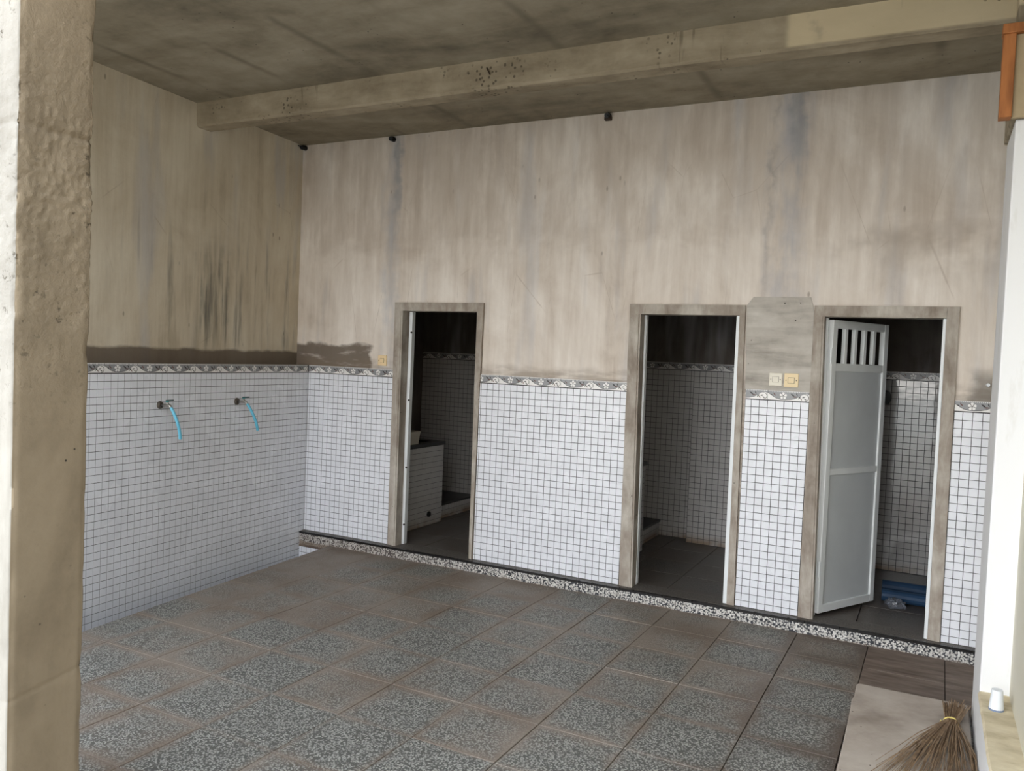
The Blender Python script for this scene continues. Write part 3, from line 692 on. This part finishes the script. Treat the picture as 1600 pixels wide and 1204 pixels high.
# pale plastic basin on the first tub's rim
m = MB(); bx, by, bz = 0.56, 0.42, 0.741
def tray(m, x0, y0, x1, y1, z0, z1, fl, t_=0.006):
    m.hexa([(x0, y0, z0), (x1, y0, z0), (x1, y1, z0), (x0, y1, z0)], [(x0, y0, z0 + t_), (x1, y0, z0 + t_), (x1, y1, z0 + t_), (x0, y1, z0 + t_)])
    b = [(x0, y0), (x1, y0), (x1, y1), (x0, y1)]; T = [(x0 - fl, y0 - fl), (x1 + fl, y0 - fl), (x1 + fl, y1 + fl), (x0 - fl, y1 + fl)]
    cx_, cy_ = (x0 + x1) / 2, (y0 + y1) / 2; sh = lambda p: (p[0] + math.copysign(t_, cx_ - p[0]), p[1] + math.copysign(t_, cy_ - p[1]))
    for i in range(4):
        j = (i + 1) % 4
        m.quads([(*b[i], z0), (*b[j], z0), (*T[j], z1), (*T[i], z1), (*sh(b[i]), z0), (*sh(b[j]), z0), (*sh(T[j]), z1), (*sh(T[i]), z1)], [[0, 1, 2, 3], [7, 6, 5, 4], [3, 2, 6, 7]])
tray(m, 0.47, 0.40, 0.715, 0.625, 0.741, 0.855, 0.012)
bs = m.obj('plastic_basin', M['basin']); tag(bs, 'pale plastic basin on the rim of the first stall water tub', 'basin')
m = MB(); tray(m, 0.457, 0.387, 0.728, 0.638, 0.846, 0.856, 0.004); m.obj('rim', M['basin'], bs)
# third stall: two blue gutter pipes and a crumpled plastic bag, round dark scoop on the wall
def pipe(y, x0, x1, r, label, z=None, half=False):
    m = MB(); n = 14; vv = []; ff = []
    a0, a1 = (0, 2 * math.pi)
    z = r + 0.0 if z is None else z
    for xx in (x0, x1):
        for rr in (r, r - 0.004):
            for k in range(n): a = 2 * math.pi * k / n; vv.append((xx, y + rr * math.cos(a), z + rr * math.sin(a)))
    for k in range(n):
        j = (k + 1) % n; ff += [[k, j, 2 * n + j, 2 * n + k], [n + j, n + k, 3 * n + k, 3 * n + j], [k, n + k, n + j, j], [2 * n + j, 3 * n + j, 3 * n + k, 2 * n + k]]
    m.quads(vv, ff); o = m.obj('blue_pipe', M['blue_pipe'], smooth=False); return tag(o, label, 'pipe')
pipe(0.95, 4.44, 5.02, 0.044, 'dark blue pipe lying on the third stall floor, the one farther inside')
pipe(0.72, 4.45, 5.00, 0.040, 'dark blue pipe on the third stall floor, partly under a clear plastic bag')
m = MB(); NU, NV = 14, 8; vv = []; ff = []
for iu in range(NU):
    for iv in range(NV):
        a, b = 2 * math.pi * iu / NU, math.pi / 2 * iv / (NV - 1)
        p = Vector((0.075 * math.cos(a) * math.cos(b), 0.085 * math.sin(a) * math.cos(b), 0.035 * math.sin(b)))
        p *= 1 + 0.55 * mnoise.noise(p * 34 + Vector((3, 1, 2))) + 0.25 * mnoise.noise(p * 90); p.z = max(p.z, 0.0); vv.append((4.535 + p.x * 0.8, 0.610 + p.y * 0.75, 0.001 + p.z * 1.6))
for iu in range(NU):
    for iv in range(NV - 1):
        j = (iu + 1) % NU; ff.append([iu * NV + iv, j * NV + iv, j * NV + iv + 1, iu * NV + iv + 1])
m.quads(vv, ff); tag(m.obj('plastic_bag', M['film'], smooth=False), 'crumpled clear plastic bag in front of the blue pipes', 'bag')
sc_ = MB(); yb_ = 1.640
sc_.tube([(4.345, yb_, 1.345), (4.345, yb_ - 0.03, 1.345), (4.345, yb_ - 0.085, 1.345)], [0.052, 0.058, 0.062], 18); so = sc_.obj('round_object', M['black'], smooth=False); tag(so, 'round dark scoop hanging on stall tiles just behind the open door leaf', 'scoop')  # dark round form, identity not known; built as a cup with handle and hook
m = MB(); m.tube([(4.345, yb_ - 0.045, 1.40), (4.345, yb_ - 0.05, 1.46)], 0.008, 8); m.tube([(4.345, yb_ - 0.06, 1.452), (4.345, yb_ + 0.006, 1.452)], 0.004, 6); m.obj('handle', M['black'], so)

# ---------------------------------------------------------------- left pillar (rough cast, white outer face)
def pillar(name, x0, x1, y0, y1, z0, z1, chip):
    m = MB(); path = []
    def seg(ax, ay, bx_, by_, n, mi):
        for k in range(n): t_ = k / n; path.append((ax + (bx_ - ax) * t_, ay + (by_ - ay) * t_, mi, min(t_, 1 - t_) * math.hypot(bx_ - ax, by_ - ay)))
    seg(x0, y0, x1, y0, 40, 1); seg(x1, y0, x1, y1, 40, 0); seg(x1, y1, x0, y1, 10, 0); seg(x0, y1, x0, y0, 10, 0)
    NZ = 460; n = len(path); cx_, cy_ = (x0 + x1) / 2, (y0 + y1) / 2; vv = []; ff = []; mi = []
    for iz in range(NZ + 1):
        z = z0 + (z1 - z0) * iz / NZ
        rough = max(0.0, 1 - abs(z - 2.02) / 0.62); 
        for (px, py, q, e) in path:
            v = Vector((px, py, z)); nn = mnoise.noise(v * 22) + 0.6 * mnoise.noise(v * 55)
            edge = max(0.0, 1 - e / 0.02)
            tb = mnoise.turbulence(v * 16, 4, False); dd = rough * (0.004 * nn + 0.004 * mnoise.noise(v * 70) - 0.010 * max(0.0, tb - 0.62)) - edge * (0.004 + (0.006 + 0.012 * rough) * max(0, mnoise.noise(Vector((px * 3, py * 3, z * 11))) + 0.15)) * chip
            ridge = math.exp(-((z - 2.165 + 0.012 * mnoise.noise(v * 9)) / 0.010) ** 2); dd -= 0.012 * ridge * (0.4 + abs(nn)) * (0.6 + 0.8 * abs(mnoise.noise(v * 30)))
            line = math.exp(-((z - (0.46 + (py - y0) * 0.16)) / 0.006) ** 2); dd -= 0.0025 * line
            dx, dy = (0, -1) if q == 1 else ((1, 0) if px >= x1 - 1e-6 else ((0, 1) if py >= y1 - 1e-6 else (-1, 0)))
            if e < 1e-6: dx, dy = math.copysign(0.7, px - cx_), math.copysign(0.7, py - cy_)
            vv.append((px + dx * dd, py + dy * dd, z))
    for iz in range(NZ):
        for k in range(n):
            j = (k + 1) % n; ff.append([iz * n + k, iz * n + j, (iz + 1) * n + j, (iz + 1) * n + k]); mi.append(path[k][2])
    m.quads(vv, ff); m.mi = mi
    return m.obj(name, [M['pillar'], M['pillar_front']], smooth=True)
tag(pillar('concrete_pillar', 1.80, 2.300, -3.855, -3.615, -0.12, CEIL, 1.0), 'rough bare concrete pillar with a glaring pale outer face, nearest the viewer', 'pillar', kind='structure')

# ---------------------------------------------------------------- right: white pillar, low ledge, wooden frame
m = MB(); m.box(4.925, -1.30, -0.45, XR + 0.02, -0.86, 2.62); m.box(4.912, -1.295, 2.62, XR + 0.02, -0.86, CEIL + 0.01, 1)
wp = bevel(m.obj('white_pillar', [M['white_paint'], M['beam']]), 0.006, 2); tag(wp, 'white painted pillar at the right end of the tiled wall', 'pillar', kind='structure')
m = MB(); NL = 40; vv = []; ff = []
for i in range(NL + 1):
    y = -1.30 - 2.3 * i / NL; w1 = 0.004 * mnoise.noise(Vector((y * 7, 2, 0))); w2 = 0.005 * mnoise.noise(Vector((y * 9, 8, 1)))
    vv += [(4.920 + w1 * .5, y, -0.45), (4.920 + w1, y, 0.19), (4.927 + w1, y, 0.20 + w2 * .6), (XR + 0.01, y, 0.202 + w2), (XR + 0.01, y, -0.45)]
for i in range(NL):
    for k in range(4): ff.append([i * 5 + k, i * 5 + k + 1, (i + 1) * 5 + k + 1, (i + 1) * 5 + k]); m.mi.append(0)
ff += [[0, 1, 2, 3, 4], [NL * 5 + k for k in (4, 3, 2, 1, 0)]]
m.mi = []; m.quads(vv, ff); m.mi = [0 if (i % 4) in (0,) else 1 for i in range(NL * 4)] + [1, 1]
tag(m.obj('ledge', [M['white_paint'], M['ledge']]), 'low cement ledge with whitewashed side running from the white pillar', 'ledge', kind='structure')
# upright pvc pipe stub on the ledge
m = MB(); px, py = 4.976, -1.485
m.tube([(px, py, 0.200), (px, py, 0.215), (px, py, 0.235), (px, py, 0.283)], [0.0265, 0.0265, 0.0245, 0.0205], 20); ps = m.obj('pipe_stub', M['pipe'], smooth=False); tag(ps, 'short white plastic pipe stub standing on the cement ledge', 'pipe')
m = MB(); m.tube([(px, py, 0.199), (px, py, 0.207)], 0.0275, 20); m.obj('collar', M['pipe_end'], ps)
# wooden frame with fibreboard fixed in front of the pillar top
fr = empty('wooden_frame', (4.86, -1.335, 2.62)); tag(fr, 'orange wooden frame holding a tan board at the top of white pillar', 'frame')
def fpart(nm, x0, x1, y0, y1, z0, z1, mat): 
    m = MB(); m.box(x0 - 4.86, y0 + 1.335, z0 - 2.62, x1 - 4.86, y1 + 1.335, z1 - 2.62); return bevel(m.obj(nm, M[mat], fr), 0.003, 2)
fpart('upright', 4.860, 4.906, -1.365, -1.301, 2.615, 2.955, 'wood'); fpart('top_rail', 4.856, XR - 0.003, -1.372, -1.301, 2.955, 2.995, 'wood'); fpart('board', 4.906, XR - 0.003, -1.345, -1.318, 2.615, 2.955, 'board')

# ---------------------------------------------------------------- pale slab and broom
m = MB(); outline = [(4.417, -0.842), (4.421, -0.830), (4.432, -0.822), (4.70, -0.822), (4.912, -0.816), (4.914, -3.2), (4.412, -3.2), (4.418, -2.2), (4.420, -1.6), (4.416, -1.2), (4.412, -1.06), (4.419, -1.0)]
m.hexa([(x, y, -0.043) for x, y in outline], [(x, y, -0.0815) for x, y in outline]); sl = bevel(m.obj('concrete_slab', M['slab']), 0.006, 2); tag(sl, 'pale concrete slab lying on the floor tiles under the broom', 'slab', kind='thing')
br = empty('palm_broom', (4.83, -1.2, -0.04)); tag(br, 'palm rib broom tied with yellow string lying on the pale slab', 'broom')
m = MB(); T = Vector((4.833, -1.17, -0.012))
rr = random.Random(3)
for i in range(115):
    a = rr.uniform(-1, 1); h = rr.random()
    # top end, tie point, fanned tip
    spread = a * 0.15 + rr.gauss(0, 0.03); L = rr.uniform(0.50, 0.85)
    tie = T + Vector((a * 0.024, rr.uniform(-0.01, 0.01), -0.012 + h * 0.03))
    topd = Vector((a * 0.16 + 0.10 + rr.gauss(0, 0.03), 1, 0)).normalized(); top = tie + topd * rr.uniform(0.13, 0.21) + Vector((0, 0, rr.uniform(-0.003, 0.03)))
    dirn = Vector((-0.13 + spread * 1.8, -1, 0)).normalized(); mid = tie + dirn * L * 0.45 + Vector((0, 0, rr.uniform(-0.004, 0.012))); tip = tie + dirn * L + Vector((rr.gauss(0, 0.02), 0, 0)); 
    for p in (tie, top, mid, tip): p.z = max(p.z, -0.0415)
    tip.z = -0.0415 + rr.random() * 0.008
    for p in (top, mid, tip): p.x = min(p.x, 4.914)
    m.tube([p - Vector(br.location) for p in (top, tie, mid, tip)], [0.0024, 0.0026, 0.0021, 0.0009], 3, cap=False)
tag(m.obj('bristles', M['straw'], br), kind='stuff')
m = MB()
for k in range(2):
    pts = [T - Vector(br.location) + Vector((0.031 * math.cos(a), 0.006 * k - 0.003 + 0.004 * math.sin(a), 0.001 + 0.021 * math.sin(a))) for a in [i * 2 * math.pi / 16 for i in range(17)]]; m.tube(pts, 0.0022, 5)
m.tube([T - Vector(br.location) + Vector(v) for v in ((-0.03, 0, -0.008), (-0.042, -0.004, 0.004), (-0.046, -0.016, -0.01), (-0.04, -0.022, -0.02))], 0.0022, 5)
m.obj('string_tie', M['string'], br)

# ---------------------------------------------------------------- taps with blue hoses on the left wall
def tap(t_, z, end_t, end_z, label):
    base = LW(t_, z, 0.0); r = empty('water_tap', base); tag(r, label, 'tap', 'taps on the tiled side wall')
    R = Matrix((LU, LN, Vector((0, 0, 1)))).transposed()      # local x along wall, y out of it
    q = lambda x, y, zz: R @ Vector((x, y, zz))
    m = MB(); m.tube([q(0, 0.0, 0), q(0, 0.006, 0), q(0, 0.014, 0)], [0.027, 0.026, 0.016], 18); m.obj('flange', M['brass_dark'], r, smooth=False)
    m = MB(); m.tube([q(0, 0.012, 0), q(0, 0.05, 0), q(0, 0.075, 0.002), q(0, 0.092, -0.004), q(0, 0.098, -0.02)], [0.011, 0.011, 0.013, 0.011, 0.010], 12)
    m.tube([q(0, 0.066, 0.0), q(0, 0.066, 0.024)], [0.010, 0.008], 10); m.obj('spout', M['chrome'], r, smooth=True)
    m = MB(); m.tube([q(0, 0.066, 0.024), q(0, 0.066, 0.030)], 0.010, 10); m.obj('valve_cap', M['lever_cap'], r)
    m = MB(); c = q(0, 0.066, 0.030)
    m.hexa([q(-0.010, 0.060, 0.029), q(0.012, 0.060, 0.029), q(0.014, 0.112, 0.034), q(-0.012, 0.112, 0.034)], [q(-0.010, 0.060, 0.037), q(0.012, 0.060, 0.037), q(0.014, 0.112, 0.042), q(-0.012, 0.112, 0.042)]); bevel(m.obj('lever', M['lever'], r), 0.002, 2)
    dt = end_t - t_; pts = []
    for k in range(9):
        s = k / 8; pts.append(q(dt * s ** 1.3 * 0.35, 0.098 + 0.052 * math.sin(s * 1.9) , -0.012 + (end_z - z + 0.012) * s ** 1.15))
    m = MB(); m.tube(pts, 0.0105, 12, cap=False); m.tube(pts, 0.0078, 12, cap=False)
    m.tube([pts[-1], pts[-1] + (pts[-1] - pts[-2]).normalized() * 0.0005], [0.0105, 0.0105], 12); m.obj('hose', M['blue_hose'], r, smooth=True)
tap(1.577, 1.124, 1.465, 0.905, 'wall tap with longer blue hose, the nearer one along the tiled side wall')
tap(0.851, 1.122, 0.660, 0.912, 'wall tap with blue hose, the one nearer the room corner')

# ---------------------------------------------------------------- switches
def switch(x, z, s, mat, label, double=False):
    yw = DB if x < 3 else 0.003
    r = empty('light_switch', (x, yw, z)); tag(r, label, 'switch', 'light switches beside the doors')
    m = MB(); m.box(-s / 2, -0.011, -s / 2, s / 2, 0.001, s / 2); bevel(m.obj('plate', M[mat], r), 0.003, 2)
    w = 0.025 if double else 0.018
    n = 2 if double else 1
    m = MB(); m.box(-w - 0.002, -0.0118, -0.018, w + 0.002, -0.010, 0.018); m.obj('rocker_frame', M['screw'], r)
    for k in range(n):
        a = -w + k * w; b = (a + w - 0.0008) if double else w
        m = MB(); m.hexa([(a, -0.0165, -0.0165), (b, -0.0165, -0.0165), (b, -0.013, 0.0165), (a, -0.013, 0.0165)], [(a, -0.010, -0.0165), (b, -0.010, -0.0165), (b, -0.010, 0.0165), (a, -0.010, 0.0165)]); m.obj('rocker', M[mat], r)
    for sgn in (-1, 1):
        m = MB(); m.tube([(sgn * s * 0.36, -0.0125, 0), (sgn * s * 0.36, -0.0105, 0)], 0.0033, 8); m.obj('screw', M['screw'], r)
switch(0.757, 1.467, 0.082, 'switch', 'small cream light switch left of the first doorway')
switch(3.803, 1.469, 0.079, 'switch_white', 'ivory double light switch left of the yellowed one')
switch(3.897, 1.467, 0.086, 'switch_warm', 'yellowed cream light switch next to the third doorway')

# ---------------------------------------------------------------- conduit stubs under the ceiling
def stub(x, z, label, kind):
    r = empty('conduit_stub', (x, DB, z)); tag(r, label, 'conduit', 'conduit ends below the ceiling')
    m = MB(); m.tube([(0, 0.002, 0.0), (0, -0.03, 0.0), (0.004, -0.055, -0.006)], [0.02, 0.02, 0.017], 12); m.obj('pipe_end', M['black'], r)
    m = MB(); m.tube([(0.004, -0.05, -0.004), (0.014, -0.075, -0.02), (0.03, -0.07, -0.012)] if kind else [(0.0, -0.05, 0.0), (-0.02, -0.07, 0.008), (-0.034, -0.062, 0.004)], 0.0045, 6); m.obj('wire', M['black'], r)
    if kind == 2:
        m = MB(); m.box(-0.024, -0.03, -0.03, 0.024, 0.0, -0.004); bevel(m.obj('clip', M['steel_dark'], r), 0.003, 1)
stub(-0.118, 3.222, 'black conduit end in the top corner above the side wall', 0)
stub(0.792, 3.218, 'black conduit end with hooked wire above the first doorway', 1)
stub(2.601, 3.222, 'black conduit end at the ceiling to the left above the second doorway', 2)
m = MB(); m.tube([(4.955, DB + 0.004, 1.495), (4.955, -0.03, 1.495)], [0.011, 0.009], 10); wpg = m.obj('wall_plug', M['pipe']); tag(wpg, 'tiny white pipe plug in the wall next to the white pillar', 'plug')
